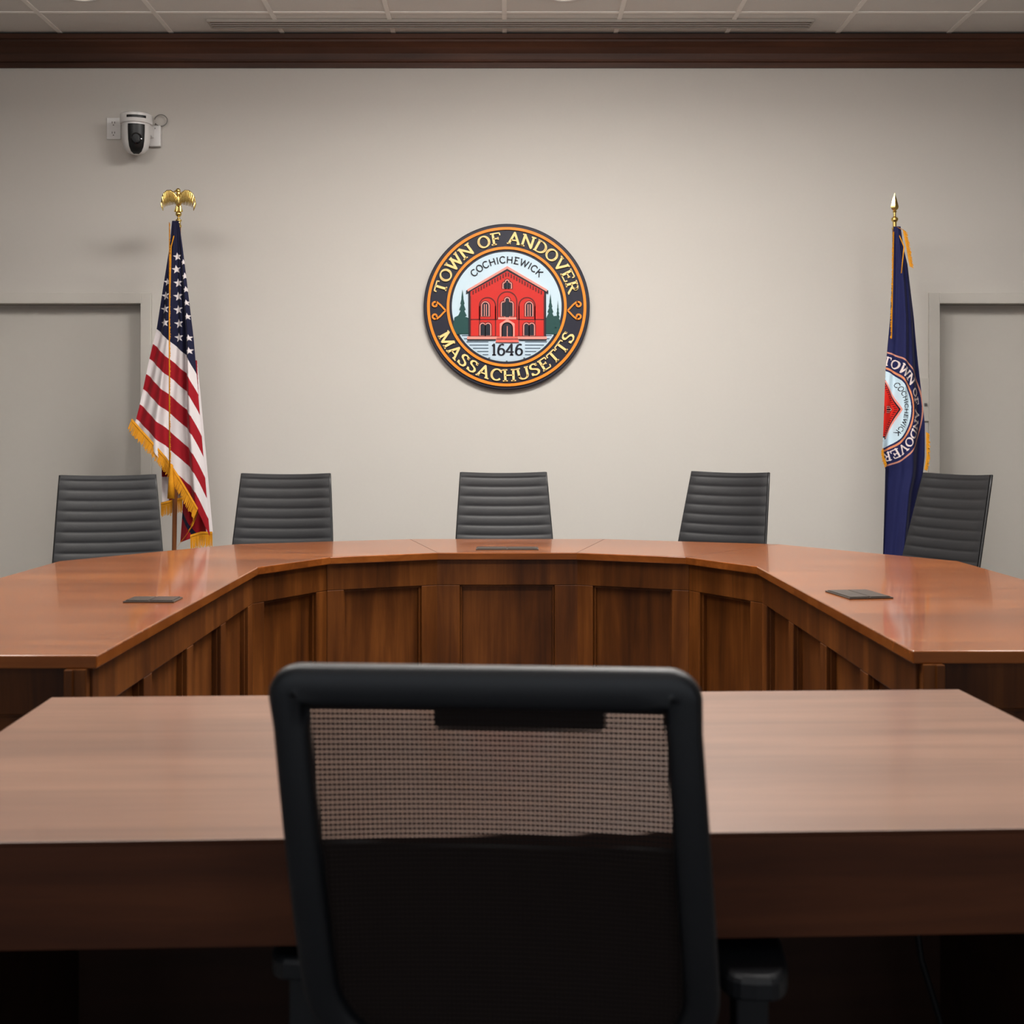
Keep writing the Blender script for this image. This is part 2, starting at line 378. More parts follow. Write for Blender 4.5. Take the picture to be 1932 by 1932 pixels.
Sh(B,'poly',sp((888,635),(888,548),(957,512),(1026,548),(1026,635)),RED,.044)
Sh(B,'poly',sp((880,550),(957,505),(1034,550),(1034,556),(957,513),(880,556)),INK,.046)
Sh(B,'poly',sp((882,548),(957,504),(1032,548),(1031,552),(957,509),(883,552)),PINK,.048)
for i in range(13):
    xx=893+i*(957-893)/12.5
    for m_ in (1,-1):
        X=957+(xx-957)*m_; Y=551-(xx-888)*.55
        Sh(B,'poly',sp((X-1.2,Y+2),(X+1.2,Y+2),(X+1.2,Y+9),(X-1.2,Y+9)),DRED,.0465)
for X in (888,905,935,979,1009,1026):
    stroke(B,sp((X,636),(X,560 if X in(888,1026) else 575)),DRED,.0455,.012)
def archwin(cx,w,y0,y1,nb=2,frame=PINK,fill=INK,h=.047):
    a=arc(0,0,1,1,180,0,10)
    def sh(e): return sp(*([(cx-w-e,y1+e*.3)]+[(cx+(w+e)*p[0],y0+w-(w+e)*p[1]) for p in a]+[(cx+w+e,y1+e*.3)]))
    Sh(B,'poly',sh(3.4),DRED,h-.001); Sh(B,'poly',sh(1.8),frame,h); Sh(B,'poly',sh(0),fill,h+.001)
    for k in range(1,nb): 
        X=cx-w+2*w*k/nb; stroke(B,sp((X,y1),(X,y0+w*.6)),frame,h+.002,.009)
for cx,w,y0 in ((920,15,563),(957,18,552),(994,15,563)):
    a=arc(0,0,1,1,0,180,14)
    stroke(B,sp(*([(cx+w,604)]+[(cx+w*p[0],y0+w-w*p[1]) for p in a]+[(cx-w,604)])),DRED,.0455,.014)
archwin(916,6,572,598,3); archwin(998,6,572,598,3)
archwin(950,3.2,572,598,1); archwin(964,3.2,572,598,1); archwin(957,3.6,564,600,1)
archwin(952,2,536,546,1); archwin(962,2,536,546,1); archwin(957,2.4,531,546,1)
archwin(911,4.2,612,634,1); archwin(921,4.2,612,634,1); archwin(993,4.2,612,634,1); archwin(1003,4.2,612,634,1)
Sh(B,'poly',sp((943,636),(943,612),(957,603),(971,612),(971,636)),PINK,.047)
archwin(957,9,611,636,2)
Sh(B,'poly',sp((940,600),(974,600),(974,604),(940,604)),PINK,.0475)
stroke(B,sp((888,604),(938,604)),DRED,.0455,.012); stroke(B,sp((976,604),(1026,604)),DRED,.0455,.012)
Sh(B,'poly',sp((882,636),(1031,636),(1031,641),(882,641)),PINK,.0475)
Sh(B,'poly',sp((938,636),(976,636),(979,647),(935,647)),(206,96,84),.0485)
stroke(B,sp((937,641),(977,641)),INK,.049,.008)
stroke(B,sp((882,642),(935,642)),INK,.049,.008); stroke(B,sp((979,642),(1031,642)),INK,.049,.008)
tot=sum(GL[c][0] for c in '1646'); acc=0; cap=.135
for c in '1646':
    adv=GL[c][0]
    fn=lambda q,acc=acc:((acc+q[0]-tot/2)*cap*1.0+.006, s(0,671)[1]+q[1]*cap)
    glyph('year_numerals',c,fn,cap,INK,.043,.19,.11,True); acc+=adv
matc={}
def cmat(c):
    if c not in matc: matc[c]=plain('paint_%d_%d_%d'%c,c,.5,noise=.02,scale=200,spec=.3)
    return matc[c]
RS=156*WALL/F
sealx,sealz=PX(956,WALL),PZ(580,WALL)
seal=thing('town_seal',(sealx,WALL-.0002,sealz),'round carved town seal sign with red building, navy lettered border','wall sign')
g=G(); prof=[(.0001,0),(RS*.985,0),(RS*1.0,.004),(RS*1.0,.030),(RS*.99,.035),(.0001,.035)]
g.lathe(prof,128,0,lambda p:(p[0],-p[2],p[1]),cap=False)
g.out('seal_base',cmat(NAVY),seal,smooth=True,auto=35)
parts={}
def addprism(gg,pts,h0,h1,mi):
    n=len(pts); ar=sum(pts[i][0]*pts[(i+1)%n][1]-pts[(i+1)%n][0]*pts[i][1] for i in range(n))
    if ar<0: pts=pts[::-1]
    V=[(p[0]*RS,-h1,p[1]*RS) for p in pts]+[(p[0]*RS,-h0,p[1]*RS) for p in pts]
    Fc=[tuple(range(n))]+[(i,n+i,n+(i+1)%n,(i+1)%n) for i in range(n)]
    gg.add(V,Fc,mi)
for part,kind,data,col,h in shapes:
    P=parts.setdefault(part,(G(),[]))
    gg,cl=P
    if col not in cl: cl.append(col)
    mi=cl.index(col); h0=.033
    if kind=='poly': addprism(gg,data,h0,h,mi)
    elif kind=='disc':
        addprism(gg,[(data[2]*math.cos(2*math.pi*k/96),data[2]*math.sin(2*math.pi*k/96)) for k in range(96)],h0,h,mi)
    elif kind=='ring':
        _,_,r0,r1=data; n=128; V=[];Fc=[]
        for k in range(n):
            c_,s_=math.cos(2*math.pi*k/n),math.sin(2*math.pi*k/n)
            for r,hh in ((r0,h0),(r0,h),(r1,h),(r1,h0)): V.append((r*c_*RS,-hh,r*s_*RS))
        for k in range(n):
            j=(k+1)%n
            for q in range(3): Fc.append((k*4+q,k*4+q+1,j*4+q+1,j*4+q))
        gg.add(V,Fc,mi)
    else:
        if kind=='stroke': pts,tk,tn=data; ws=[tk]*(len(pts)-1)
        else: pts,ws=data
        for i in range(len(pts)-1):
            a,b=pts[i],pts[i+1]; d=math.hypot(b[0]-a[0],b[1]-a[1]) or 1e-6
            nx,ny=-(b[1]-a[1])/d*ws[i]/2,(b[0]-a[0])/d*ws[i]/2
            addprism(gg,[(a[0]+nx,a[1]+ny),(a[0]-nx,a[1]-ny),(b[0]-nx,b[1]-ny),(b[0]+nx,b[1]+ny)],h0,h+.00004*(i%3),mi)
            if i>0:
                r=min(ws[i],ws[i-1])/2
                addprism(gg,[(a[0]+r*math.cos(k*math.pi/4),a[1]+r*math.sin(k*math.pi/4)) for k in range(8)],h0,h+.00013,mi)
for part,(gg,cl) in parts.items():
    mk(part.split('#')[0],gg.V,gg.F,[cmat(c) for c in cl],seal,False,gg.I)
def inpoly(X,Y,pts):
    r=np.zeros(X.shape,bool); n=len(pts)
    for i in range(n):
        x1,y1=pts[i]; x2,y2=pts[(i+1)%n]
        if y1==y2: continue
        c=((y1>Y)!=(y2>Y))&(X<(x2-x1)*(Y-y1)/(y2-y1)+x1); r^=c
    return r
def paint_seal(X,Y,C):
    R2=np.hypot(X,Y)
    C[(R2>.95)&(R2<.975)]=lin((190,130,110))[:3]
    for part,kind,data,col,h in shapes:
        if part=='border_ring': continue
        c=lin(col)[:3]
        if part.startswith('border'): c=lin((206,130,90))[:3]
        if part.startswith('lettering'): c=lin((214,200,196))[:3]
        if kind=='poly': m=inpoly(X,Y,data)
        elif kind=='disc': m=R2<data[2]
        elif kind=='ring': m=(R2>data[2])&(R2<data[3])
        else:
            if kind=='stroke': pts,tk,tn=data; ws=[tk]*(len(pts)-1)
            else: pts,ws=data
            m=np.zeros(X.shape,bool)
            for i in range(len(pts)-1):
                a,b=pts[i],pts[i+1]; dx,dy=b[0]-a[0],b[1]-a[1]; L2=dx*dx+dy*dy or 1e-9
                t=np.clip(((X-a[0])*dx+(Y-a[1])*dy)/L2,0,1)
                m|=np.hypot(X-a[0]-t*dx,Y-a[1]-t*dy)<ws[i]*.52
        C[m]=c
# ---------------------------------------------------------------- flags
FY=6.95
def cloth(name,parent,org,topf,botf,Lf,Rf,nu,nv,depth,colf,label=None):
    u=np.linspace(0,1,nu)[None,:].repeat(nv,0); v=np.linspace(0,1,nv)[:,None].repeat(nu,1)
    top=topf(u); bot=botf(u); py=top+(bot-top)*v
    px=Lf(py)+(Rf(py)-Lf(py))*u
    dy=depth(u,py)
    C=np.zeros((nv,nu,3)); colf(px,py,u,C)
    X=(px-CX)*FY/F-org[0]; Z=H-(py-HY)*FY/F-org[2]; Yv=dy+FY-org[1]
    V=np.stack([X,Yv,Z],-1).reshape(-1,3)
    idx=np.arange(nu*nv).reshape(nv,nu)
    Fc=np.stack([idx[:-1,:-1],idx[1:,:-1],idx[1:,1:],idx[:-1,1:]],-1).reshape(-1,4)
    me=bpy.data.meshes.new(name)
    me.from_pydata(V.tolist(),[],Fc.tolist()); me.update(); me.materials.append(M['cloth'])
    ca=me.color_attributes.new('Col','FLOAT_COLOR','POINT')
    a=np.ones((nu*nv,4),np.float32); a[:,:3]=C.reshape(-1,3); ca.data.foreach_set('color',a.ravel())
    me.polygons.foreach_set('use_smooth',[True]*len(me.polygons))
    o=bpy.data.objects.new(name,me); link(o,parent)
    if label:o['label']=label
    return o
def ip(xs,ys): return lambda q: np.interp(q,xs,ys)
def fringe(parent,pts,dy,length,org,dirx=0.0,diry=1.0,n=None):
    g=G(); P=[]
    for a,b in zip(pts[:-1],pts[1:]):
        d=math.hypot(b[0]-a[0],b[1]-a[1]); k=max(2,int(d/1.6))
        for i in range(k): t=i/k; P.append((a[0]+(b[0]-a[0])*t,a[1]+(b[1]-a[1])*t))
    P.append(pts[-1])
    def W(px,py,e=0): return ((px-CX)*FY/F-org[0],FY+dy+e-org[1],H-(py-HY)*FY/F-org[2])
    for i in range(len(P)-1):
        a,b=P[i],P[i+1]
        hx,hy=dirx*min(4,length*.4),diry*min(4,length*.4)
        g.add([W(*a,-.004),W(*b,-.004),W(b[0]+hx,b[1]+hy,-.006),W(a[0]+hx,a[1]+hy,-.006)],[(0,1,2,3)])
        l=length*random.uniform(.85,1.1); jx=random.uniform(-.8,.8); mx,my=(a[0]+b[0])/2,(a[1]+b[1])/2; w=1.1
        e=random.uniform(-.008,.0)
        tx,ty=b[0]-a[0],b[1]-a[1]; q=math.hypot(tx,ty) or 1; tx/=q;ty/=q
        g.add([W(mx-tx*w,my-ty*w,-.003),W(mx+tx*w,my+ty*w,-.003),W(mx+dirx*l+jx+tx*.8,my+diry*l+ty*.8,e),W(mx+dirx*l+jx-tx*.8,my+diry*l-ty*.8,e)],[(0,1,2,3)])
    g.out('gold_fringe',M['fringe'],parent)
def flagthing(px,label):
    x=PX(px,FY); return thing('flag',(x,FY,0),label,'flag',group=None),(x,FY,0)
def flagbase(parent,poletop_dx,ztop):
    g=G(); g.lathe([(.0001,0),(.15,0),(.155,.012),(.14,.03),(.07,.045),(.03,.06),(.024,.14),(.02,.15)],32); g.out('flag_stand',M['gold'],parent,smooth=True,auto=40,label='round brass flag stand')
    g=G(); g.tube([(0,0,.1),(poletop_dx,0,ztop)],.0125,14); g.out('pole',M['polewood'],parent,smooth=True,auto=50)
usf,org=flagthing(326,'stars-and-stripes flag with gold fringe hanging from eagle-topped pole')
ztop=PZ(425,FY); dx=PX(337,FY)-org[0]
flagbase(usf,dx,ztop)
K=FY/F
ex,ez=PX(337,FY)-org[0],PZ(378,FY)
g=G()
g.lathe([(.0145,ztop-.012),(.0150,ztop+.0),(.011,ztop+.004),(.011,ztop+.018),(.016,ztop+.022),(.016,ztop+.028),(.008,ztop+.033),(.008,ztop+.04)],20,0,lambda p:(p[0]+ex,p[1],p[2]))
sphere(g,(ex,0,PZ(404,FY)),.016,.016,.016)
sphere(g,(ex,0,ez+.0),.017,.017,.040)
sphere(g,(ex-.002,0,ez+.050),.0125,.013,.014)
sphere(g,(ex,0,ez+.034),.012,.012,.02)
g.add([(ex-.010,-.005,ez+.056),(ex-.010,.005,ez+.056),(ex-.028,0,ez+.046),(ex-.010,0,ez+.042)],[(0,1,2),(0,2,3),(1,3,2),(0,3,1)])
for sg in (-1,1):
    g.tube([(ex+sg*.008,0,ez-.03),(ex+sg*.010,-.004,ez-.06)],[.008,.006],10)
    top=[(3,5),(8,12),(14,16),(20,16),(26,12),(30,4),(32,-6)]
    n=len(top)
    def Wp(a,b,e): return (ex+sg*a*K,-.004-.014*math.sin(min(a,32)/32*math.pi)+e,ez+b*K)
    g.tube([Wp(a,b,0) for a,b in top],[.007,.008,.008,.007,.006,.005,.003],8)
    for k in range(11):
        t=k/10; a=3+t*29; b=np.interp(a,[q[0] for q in top],[q[1] for q in top])
        ln=[15,18,21,24,26,27,27,26,24,20,14][k]; ax=a*.80+ (1 if k<5 else 3*t)
        g.tube([Wp(a,b,0),Wp((a+ax)/2,b-ln*.5,-.002),Wp(ax,b-ln,.002)],[.0048,.0056,.0012],6)
        g.tube([Wp(a,b,-.004),Wp((a+ax)/2,b-ln*.42,-.006)],[.0055,.003],6)
for k in range(-3,4): g.tube([(ex+k*.003,-.003,ez-.03),(ex+k*.007,-.003,ez-.066+abs(k)*.002)],[.004,.0035],6)
g.out('eagle_finial',M['gold'],usf,smooth=True,auto=50,label='golden eagle with spread wings')
WHT=lin((210,203,204))[:3]; URED=lin((142,12,26))[:3]; UBLU=lin((18,20,48))[:3]
Lm=ip([420,470,520,620,680,770,800,1040],[330,325,317,301,286,266,258,252])
Rm=ip([420,470,520,640,740,850,940,1040],[343,350,356,370,378,388,396,404])
stars=[(340,487,8),(338,511,8.5),(355,524,7),(321,534,7.5),(341,536,8.5),(357,549,6.5),(318,560,8.5),(341,561,9),(358,574,6.5),(317,585,9),(341,586,9),(360,600,7),(317,611,9),(342,612,9),(363,640,7),(342,638,9),(364,664,7.5),(352,498,6)]
def starpts(cx,cy,r,rot=-8):
    return [(cx+(r if k%2==0 else r*.42)*math.sin(math.radians(rot+36*k)),cy-(r if k%2==0 else r*.42)*math.cos(math.radians(rot+36*k))) for k in range(10)]
def uscol(px,py,u,C):
    c=np.interp(py,[420,600,1000],[350,357,380])
    t=(py-622)-.9*(np.minimum(px,c)-300)-2.3*np.maximum(0,px-c)
    idx=np.floor(t/34).astype(int)
    C[:]=np.where((idx%2==0)[...,None],np.array(WHT),np.array(URED))
    C[t<0]=UBLU
    for cx,cy,r in stars:
        m=inpoly(px,py,starpts(cx,cy,r))&(t<0); C[m]=WHT
def depm(u,py):
    k=np.clip((py-420)/300,0,1)
    d=.034*k*np.sin(2*math.pi*(1.9*u+.10))+.012*k*np.sin(2*math.pi*(4.3*u+py/700))
    crease=np.exp(-((u-.44)/.05)**2)*.018*k+np.exp(-((u-.78)/.05)**2)*.045*k
    return d*.8-.06+crease
cloth('flag_cloth',usf,org,lambda u:420+u*0,ip([0,.3,.62,.85,1],[800,848,905,952,1010]),Lm,Rm,230,900,depm,uscol)
def colB(px,py,u,C):
    q=px-np.interp(py,[680,1020],[366,386])
    C[:]=np.where((q>6)[...,None],np.array(WHT),np.array(URED))
    t=(py-900)-1.5*(px-340); C[(q<=6)&(t%75>62)]=UBLU
    C[(q>0)&(q<=6)]=np.array(URED)*.8
Lb=ip([680,900,960,1030],[350,345,343,338]); Rb=ip([680,740,850,940,1010,1040],[372,378,388,396,402,404])
cloth('flag_cloth',usf,org,lambda u:680+u*0,ip([0,.5,1],[1024,1012,1005]),Lb,Rb,90,420,lambda u,py:.0+.02*np.sin(2*math.pi*(1.7*u+.3)),colB)
def colC(px,py,u,C):
    C[:]=np.array(URED); C[(px<315)&(py>900)]=WHT; C[(px>332)&(px<340)]=WHT
cloth('flag_cloth',usf,org,lambda u:790+u*0,ip([0,.5,1],[955,948,942]),ip([790,960],[300,303]),ip([790,960],[345,342]),60,240,lambda u,py:.035+.015*np.sin(2*math.pi*(1.4*u)),colC)
fringe(usf,[(258,790),(300,837),(322,862),(345,896),(362,924),(381,957)],-.085,22,org,-.35,.95)
fringe(usf,[(381,956),(368,990),(345,1020)],-.035,19,org,-.55,.8)
fringe(usf,[(362,1008),(382,1002),(403,1002)],-.03,29,org,0,1)
fringe(usf,[(303,948),(320,944),(343,938)],.01,28,org,0,1)
fringe(usf,[(329,425),(329,600),(329,780),(330,880)],-.108,4,org,.6,.6)
g=G(); tx=PX(332,FY)-org[0]
g.tube([(PX(336,FY)-org[0],-.03,ztop-.005),(PX(331,FY)-org[0],-.09,PZ(470,FY)),(PX(330,FY)-org[0],-.115,PZ(600,FY)),(tx-.005,-.115,PZ(880,FY))],.003,8)
g.lathe([(.004,.03),(.012,.02),(.009,.0),(.014,-.05),(.02,-.15),(.001,-.151)],14,0,lambda p:(p[0]+tx,p[1]-.1,p[2]+PZ(885,FY)))
g.out('cord_tassel',M['fringe'],usf,smooth=True,label='gold cord with tassel')
tf,org=flagthing(1686,'navy blue town flag with gold fringe on a spear-topped pole')
ztop=PZ(430,FY); flagbase(tf,PX(1688,FY)-org[0],ztop)
ex=PX(1688,FY)-org[0]
g=G()
g.lathe([(.014,ztop-.01),(.015,ztop),(.010,ztop+.006),(.010,ztop+.03),(.018,ztop+.04),(.018,ztop+.05),(.007,ztop+.06),(.007,ztop+.08),(.012,ztop+.085),(.006,ztop+.092)],20,0,lambda p:(p[0]+ex,p[1],p[2]))
g.lathe([(.006,ztop+.09),(.018,ztop+.10),(.0205,ztop+.112),(.010,ztop+.155),(.003,ztop+.172),(.001,ztop+.182)],4,0,lambda p:(p[0]+ex,p[1]*.5,p[2]))
g.out('spear_finial',M['gold'],tf,auto=30,smooth=True,label='brass spear point')
Lt=ip([430,480,600,700,860,885,1060],[1681,1680,1677,1669,1661,1667,1664])
Rt=ip([430,470,500,600,700,800,860,900,930,1060],[1694,1700,1708,1722,1732,1742,1742,1738,1730,1718])
BL=lin((22,26,70))[:3]
def tcol(px,py,u,C):
    C[:]=BL
    SY=.19+(px-1668)/91.0; SX=(py-772)/114.0
    paint_seal(SX,SY,C)
def dept(u,py):
    k=np.clip((py-420)/260,0,1)
    return k*(.034*np.sin(2*math.pi*(1.1*u+.15))+.010*np.sin(2*math.pi*(3.1*u+py/500)))-.05
cloth('flag_cloth',tf,org,lambda u:430+u*0,lambda u:1052+u*0,Lt,Rt,170,1100,dept,tcol)
fringe(tf,[(1684,431),(1696,436),(1703,470),(1709,505)],-.06,10,org,.8,.5)
fringe(tf,[(1681,440),(1679,540),(1677,640)],-.055,4,org,-.8,.3)
fringe(tf,[(1741,815),(1742,860),(1738,885)],-.05,7,org,.9,.5)
fringe(tf,[(1661,845),(1663,862),(1668,876)],-.05,8,org,-.5,.8)
fringe(tf,[(1664,1050),(1718,1050)],-.05,16,org,0,1)
g=G(); g.tube([(ex,-.02,ztop),(PX(1696,FY)-org[0],-.09,PZ(470,FY)),(PX(1690,FY)-org[0],-.10,PZ(520,FY))],.003,8); g.out('cord',M['fringe'],tf,smooth=True)
# ---------------------------------------------------------------- PTZ camera, outlet, switch
cy=WALL-.115
cxw=PX(257,cy); Zt=PZ(216,cy)
cam=thing('security_camera',(cxw,WALL-.0002,Zt),'white dome-style pan-tilt video camera on a wall bracket','camera')
yo=-.115; turn=math.radians(-16)
ct,st=math.cos(turn),math.sin(turn)
fr=lambda p:(p[0]*ct+p[1]*st,-p[0]*st+p[1]*ct+yo,p[2])
g=G()
g.lathe([(.0001,0),(.078,0),(.086,-.006),(.087,-.05),(.084,-.055),(.0001,-.056)],40,0,fr,cap=False)
g.lathe([(.076,-.054),(.0765,-.10),(.073,-.15),(.064,-.185),(.047,-.208),(.022,-.217),(.0001,-.218)],40,0,fr,cap=False)
g.out('camera_housing',M['white'],cam,smooth=True,auto=50)
g=G(); a=math.radians(35)
g.lathe([(.0772,-.066),(.0775,-.10),(.0742,-.15),(.0655,-.186),(.048,-.210),(.022,-.2195)],20,0,fr,-math.pi/2-a,-math.pi/2+a)
g.lathe([(.0877,-.020),(.0877,-.034)],16,0,fr,-math.pi/2-.62,-math.pi/2+.62)
g.out('camera_face',M['black'],cam,smooth=True)
g=G(); g.lathe([(.030,0),(.030,.014),(.024,.016),(.022,.006),(.0001,.004)],32,0,lambda p:fr((p[0],-.064-p[2],p[1]-.145)),cap=False)
g.out('lens',M['glass'],cam,smooth=True,auto=40)
g=G(); g.box(-.06,.06,yo,-.0,-.004,.004); g.box(.045,.11,-.03,-.0,-.155,-.04); g.box(.05,.075,-.11,-.001,-.11,-.05); g.out('wall_bracket',M['white'],cam,bevel=.004)
g=G(); pts=[(.10+.035*math.cos(t)+.01,-.02,-.01+.032*math.sin(t)) for t in np.linspace(-2.6,3.0,22)]
g.tube([(.08,-.03,-.06)]+pts,.0025,8); g.out('cable',plain('grey_cable',(120,118,115),.6),cam,smooth=True)
ox,oz=PX(215,WALL),PZ(243,WALL)
ot=thing('power_outlet',(ox,WALL,oz),'white duplex electrical outlet plate beside the camera','power outlet')
g=G(); g.box(-.039,.039,-.007,-.0005,-.06,.06); g.out('cover_plate',M['white'],ot,bevel=.003)
for zz in (-.028,.028):
    g=G()
    g.lathe([(.0001,.0075),(.018,.0075),(.019,.0095),(.0001,.0096)],24,0,lambda p,zz=zz:(p[0],-p[2],p[1]*.85+zz),cap=False)
    so_=g.out('socket',M['white'],ot)
    g=G()
    for xx in (-.007,.007): g.box(xx-.0016,xx+.0016,-.0105,-.0094,zz-.001,zz+.010)
    g.box(-.003,.003,-.0105,-.0094,zz-.012,zz-.007)
    g.out('socket_slot',M['whited'],so_)
swx,swz=PX(1745,WALL),PZ(754,WALL)
sw=thing('light_switch',(swx,WALL,swz),'beige wall switch plate beside the door frame','light switch')
g=G(); g.box(-.024,.020,-.012,-.0005,-.12,.12); g.out('switch_plate',M['frame'],sw,bevel=.003)
g=G(); g.box(-.008,.008,-.019,-.011,-.035,-.02); g.out('toggle',M['chrome'],sw,bevel=.002)
# ---------------------------------------------------------------- horseshoe desk
TD=.80; TH=.028
I=[(-.855,2.76),(-.865,4.60),(-.665,4.98),(-.27,5.16),(.27,5.16),(.67,4.98),(.87,4.62),(.863,2.82)]
O=[(-1.63,2.76),(-1.63,4.82),(-1.14,5.56),(-.43,5.84),(.43,5.84),(1.14,5.56),(1.64,4.82),(1.64,2.82)]
desk=thing('conference_desk',(0,4.2,0),'large horseshoe-shaped wooden council desk with recessed front panels','desk')
def lo(p,z): return (p[0],p[1]-4.2,z)
g=G(); n=8
V=[lo(p,TD) for p in I]+[lo(p,TD) for p in O]+[lo(p,TD-TH) for p in I]+[lo(p,TD-TH) for p in O]
Fc=[]
for i in range(7):
    Fc.append((i,i+1,8+i+1,8+i)); Fc.append((16+i,24+i,24+i+1,16+i+1)); Fc.append((i,16+i,17+i,i+1)); Fc.append((8+i,9+i,25+i,24+i))
Fc.append((0,8,24,16)); Fc.append((7,23,31,15))
g.add(V,Fc)
g.out('desktop',M['desktop'],desk,bevel=.003,label='polished reddish brown wooden desktop')
for i in (2,3,4,5):
    g=G()
    a,b=Vector(lo(I[i],TD+.0002)),Vector(lo(O[i],TD+.0002)); t=(b-a).normalized(); nn=Vector((-t.y,t.x,0))*.0012
    g.add([a-nn,a+nn,b+nn,b-nn],[(0,1,2,3)])
    g.out('desktop_seam',M['seam'],desk)
def panelseg(p0,p1,nrec,stile=.07,rail=.10,over=.020,ztop=TD-TH,ext=.014):
    p0=Vector((p0[0],p0[1]-4.2,0)); p1=Vector((p1[0],p1[1]-4.2,0)); d=p1-p0; Ln=d.length; d.normalize()
    nout=Vector((-d.y,d.x,0))
    fr=lambda q: p0+d*q[0]+nout*q[1]+Vector((0,0,q[2]))
    g=G()
    g.box(-ext,Ln+ext,over+.026,over+.045,0,ztop,0,fr)
    g.box(-ext*.5,Ln+ext*.5,over,over+.03,ztop-rail,ztop,0,fr)
    g.box(-ext*.5,Ln+ext*.5,over,over+.03,0,.14,0,fr)
    w=(Ln-stile*(nrec+1))/nrec
    for k in range(nrec+1):
        a=k*(w+stile); g.box(a-(ext*.5 if k==0 else 0),a+stile+(ext*.5 if k==nrec else 0),over,over+.03,.14,ztop-rail,0,fr)
        if k<nrec:
            b0,b1=a+stile,a+stile+w
            for (x0,x1,z0,z1) in ((b0,b0+.008,.14,ztop-rail),(b1-.008,b1,.14,ztop-rail),(b0,b1,ztop-rail-.008,ztop-rail)):
                g.box(x0,x1,over+.011,over+.028,z0,z1,0,fr)
    g.out('front_panel',M['fascia'],desk,bevel=.0025)
for i in range(7):
    panelseg(I[i],I[i+1],4 if i in (0,6) else 1,stile=.085 if i==3 else (.06 if i not in(0,6) else .075))
panelseg((-1.60,2.76),(-.870,2.76),2,stile=.08,ext=0)
panelseg((.876,2.82),(1.60,2.82),2,stile=.08,ext=0)
def grom(x,y,rz,w=.2,d=.11,tilt=0):
    c=Vector((x,y-4.2,TD)); R=Matrix.Rotation(rz,3,'Z'); fr=lambda q:c+R@Vector(q)
    g=G(); g.box(-w/2,w/2,-d/2,d/2,.0003,.004,0,fr); g.box(-w/2+.006,-.002,-d/2+.008,d/2-.006,.004,.0065,0,fr); g.box(.002,w/2-.006,-d/2+.008,d/2-.006,.004,.0065,0,fr)
    g.out('power_outlet_cover',M['grommet'],desk,bevel=.001,label='flush grey metal cable cover in the desktop')
zg=F*(H-TD)/(1036-HY); grom(PX(957,zg),zg,0,.25,.10)
zg=F*(H-TD)/(1133-HY); grom(PX(289,zg),zg,0,.14,.10)
zg=F*(H-TD)/(1123-HY); grom(PX(1620,zg),zg,math.radians(8),.13,.18)
# ---------------------------------------------------------------- near table
yaw=math.radians(2.6)
tb=thing('office_table',(.028,1.94,0),'rectangular brown wooden meeting table with deep apron','table',rotz=yaw)
hx,hy=.808,.418
g=G(); g.box(-hx,hx,-hy,hy,TD-.005,TD)
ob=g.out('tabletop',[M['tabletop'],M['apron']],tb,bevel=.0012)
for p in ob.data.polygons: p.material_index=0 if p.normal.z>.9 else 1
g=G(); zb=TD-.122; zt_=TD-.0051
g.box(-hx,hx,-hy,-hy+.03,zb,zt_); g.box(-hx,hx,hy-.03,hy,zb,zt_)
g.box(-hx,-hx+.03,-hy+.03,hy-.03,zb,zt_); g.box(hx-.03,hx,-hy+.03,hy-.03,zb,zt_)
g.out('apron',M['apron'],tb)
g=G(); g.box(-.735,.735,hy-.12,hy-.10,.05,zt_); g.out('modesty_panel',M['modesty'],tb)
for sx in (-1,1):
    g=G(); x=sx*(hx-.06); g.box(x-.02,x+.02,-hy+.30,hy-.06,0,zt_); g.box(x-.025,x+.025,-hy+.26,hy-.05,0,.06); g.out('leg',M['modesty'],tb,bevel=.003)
cb=thing('power_cable',(.62,2.05,0),'loose black cable hanging under the wooden table','cable')
g=G(); pts=[(0,0,.68),(.0,0,.6),(.02,0,.45),(.06,.0,.32),(.10,0,.2),(.07,-.02,.08),(-.03,-.02,.006),(-.12,.0,.006)]
g.tube(pts,.005,8); g.out('cable_run',M['black'],cb,smooth=True)
# ---------------------------------------------------------------- mesh office chair
def starbase(parent,mat,r=.32,off=0.3):
    g=G()
    g.lathe([(.0001,.075),(.045,.075),(.05,.10),(.035,.125),(.0001,.125)],24,0,cap=False)
    for k in range(5):
        a=2*math.pi*k/5+off; c,s_=math.cos(a),math.sin(a)
        fr=lambda q,c=c,s_=s_:(q[0]*c-q[1]*s_,q[0]*s_+q[1]*c,q[2])
        V=[fr(q) for q in ((.02,-.025,.08),(.02,.025,.08),(.02,.022,.12),(.02,-.022,.12),(r,-.014,.065),(r,.014,.065),(r,.012,.082),(r,-.012,.082))]
        g.add(V,[(0,1,2,3),(4,7,6,5),(0,4,5,1),(1,5,6,2),(2,6,7,3),(3,7,4,0)])
    g.out('base',mat,parent,bevel=.003)
    for k in range(5):
        a=2*math.pi*k/5+off; c,s_=math.cos(a),math.sin(a)
        g=G()
        for t in (-.014,.014):
            g.lathe([(.0001,-.009),(.02,-.009),(.0265,-.005),(.0265,.005),(.02,.009),(.0001,.009)],18,0,lambda p,t=t:(c*r-s_*(p[2]+t)+c*p[0],s_*r+c*(p[2]+t)+s_*p[0],.0267+p[1]),cap=False)
        g.tube([(c*r-s_*-.02,s_*r+c*-.02,.03),(c*r+s_*-.02,s_*r-c*-.02,.03)],.006,8)
        g.tube([(c*r,s_*r,.03),(c*r,s_*r,.07)],.007,8)
        g.out('caster',M['black'],parent,smooth=True,auto=40)
oc=thing('office_chair',(.0,1.585,0),'black office chair with see-through mesh back at the table','chair',rotz=math.radians(-4.5))
TOP=1.032; BOT=.598
def yb(z):
    t=(z-.55)/(TOP-.55); return -.20-.085*t-.02*math.sin(math.pi*t)
